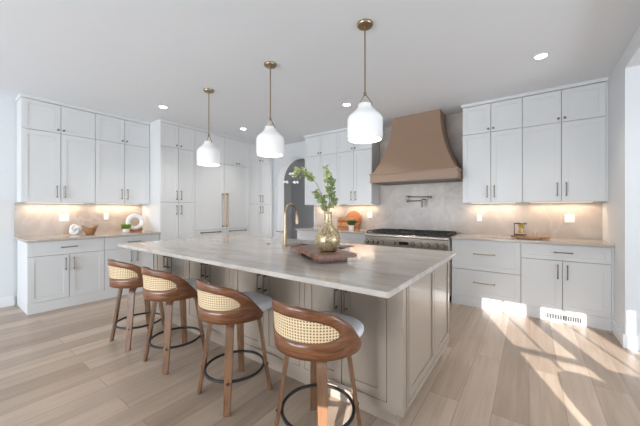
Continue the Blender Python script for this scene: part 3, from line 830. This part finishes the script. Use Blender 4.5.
# ------------------------------------------------------------------ cutting boards by the range
root = empty('round_cutting_board', (-2.72, 4.80, Z), 'round orange-brown wooden board leaning on the backsplash at the back', 'cutting board')
tilt = Matrix.Rotation(math.radians(-6), 4, 'X')
bm = mb(); lathe(bm, [(0, -.009), (.168, -.009), (.172, -.005), (.172, .005), (.168, .009), (0, .009)], 40, (0, 0, .175), Matrix.Rotation(PI / 2, 4, 'X'))
bmesh.ops.transform(bm, matrix=tilt, verts=bm.verts); mk('board', bm, 'board2', root, smooth=True)
bm = mb(); tube(bm, [(.0, -.012, .32), (.012, -.013, .335), (0, -.014, .35)], .003, 6); bmesh.ops.transform(bm, matrix=tilt, verts=bm.verts); mk('hanging_loop', bm, 'black', root)
root = empty('striped_cutting_board', (-2.80, 4.735, Z), 'rectangular striped wooden board with handles in front of the round board', 'cutting board')
for i, (z0, z1, m_) in enumerate(((0, .055, 'board2'), (.056, .12, 'boardpale'), (.121, .165, 'board'), (.166, .225, 'boardpale'))):
    bm = mb(); box(bm, -.225, .225, -.011, .011, z0, z1, .002); bmesh.ops.transform(bm, matrix=tilt, verts=bm.verts); mk('wood_strip', bm, m_, root)
bm = mb()
for x in (-.13, .17): tube(bm, [(x, -.012, .02), (x, -.035, .03), (x, -.035, .20), (x, -.012, .21)], .007, 8)
bmesh.ops.transform(bm, matrix=tilt, verts=bm.verts); mk('handle', bm, 'slab', root, smooth=True)
root = empty('potted_grass', (-2.655, 4.63, Z), 'tiny green grass plant in a white square pot before the cutting boards', 'plant')
bm = mb(); prism(bm, [(-.033, -.033), (.033, -.033), (.033, .033), (-.033, .033)], 'z', 0, .078)
for v in bm.verts:
    if v.co.z > .05: v.co.x *= 1.15; v.co.y *= 1.15
mk('pot', bm, 'pot', root)
bm = mb(); random.seed(8)
for k in range(170):
    a = random.uniform(0, 2 * PI); r_ = .035 * random.random() ** .5; q = random.uniform(.2, .75)
    leaf(bm, Vector((r_ * math.cos(a), r_ * math.sin(a), .075)), Vector((math.cos(a) * q, math.sin(a) * q, 1)), random.uniform(.07, .115), .12)
mk('foliage', bm, 'grass', root)

# ------------------------------------------------------------------ right counter things
bm = mb(); pts = []
for k in range(40):
    a = 2 * PI * k / 40; rr = 1 + .03 * math.sin(3 * a) + .02 * math.sin(7 * a + 1); pts.append((.20 * rr * math.cos(a), .125 * rr * math.sin(a)))
prism(bm, pts, 'z', .014, .034)
root = empty('wood_slab_tray', (.0, 4.50, Z), 'live edge wood slab on the right counter under the hourglass stand', 'tray')
mk('slab', bm, 'slab', root)
for x in (-.12, .12):
    bm = mb(); lathe(bm, [(0, 0), (.014, 0), (.016, .014), (0, .014)], 12, (x, 0, 0)); mk('foot', bm, 'slab', root)
root = empty('hourglass_stand', (-.085, 4.50, Z + .0345), 'dark framed glass infuser stand with yellow fruit on the wood slab', 'stand')
bm = mb()
for x in (-.07,): tube(bm, [(x, 0, 0), (x, 0, .158)], .005, 8)
tube(bm, [(-.072, 0, .155), (.062, 0, .155)], .008, 8); tube(bm, [(-.072, 0, .012), (.062, 0, .012)], .007, 8)
box(bm, -.075, .03, -.03, .03, 0, .008)
tube(bm, [(.0 + .034 * math.cos(2 * PI * k / 24), .034 * math.sin(2 * PI * k / 24), .15) for k in range(24)], .004, 6, closed=True)
mk('frame', bm, 'darkframe', root, smooth=True)
bm = mb(); lathe(bm, [(0, .02), (.034, .02), (.037, .04), (.018, .075), (.014, .082), (.022, .095), (.038, .12), (.038, .175), (.035, .175), (.035, .122), (.012, .085), (.03, .045), (0, .028)], 24, (.005, 0, 0)); mk('glass', bm, 'glass', root, smooth=True, sharp=70)
bm = mb(); lathe(bm, [(0, .09), (.018, .095), (.031, .115), (.033, .128), (.02, .142), (0, .145)], 20, (.005, 0, 0)); lathe(bm, [(0, .03), (.027, .031), (.03, .042), (.014, .06), (0, .066)], 20, (.005, 0, 0)); mk('lemon_filling', bm, 'lemon', root, smooth=True)
bm = mb(); lathe(bm, [(0, 0), (.02, 0), (.026, .045), (.024, .045), (.018, .004), (0, .004)], 20)
o = mk('glass_cup', bm, 'glass', smooth=True, sharp=50); o.location = (.06, 4.49, Z + .035); tag(o, 'tiny clear glass cup on the wood slab right of the yellow infuser', 'cup')

# ------------------------------------------------------------------ unseen chair, added to cast the curved floor shadow
root = empty('dining_chair', (1.24, .54, 0), 'round backed dining chair standing in the sun in the next room', 'chair')
bm = mb(); pts = []
for k in range(33):
    a = PI * k / 32; c_, s_ = math.cos(a), math.sin(a); pts.append((.25 * math.copysign(abs(c_) ** .8, c_), .70 + .245 * s_ ** .8 if s_ > 0 else .70))
pts += [(-.25, .46), (.25, .46)]
prism(bm, pts, 'y', -.02, .02); mk('backrest', bm, 'cushion', root)
bm = mb(); box(bm, -.25, .25, -.48, .02, .41, .46, .01); mk('seat', bm, 'cushion', root)
for x in (-.22, .22):
    for y in (-.45, -.01):
        bm = mb(); cyl(bm, (x, y, 0), (x * .95, y, .412), .016, 10); mk('leg', bm, 'leg', root, smooth=True)
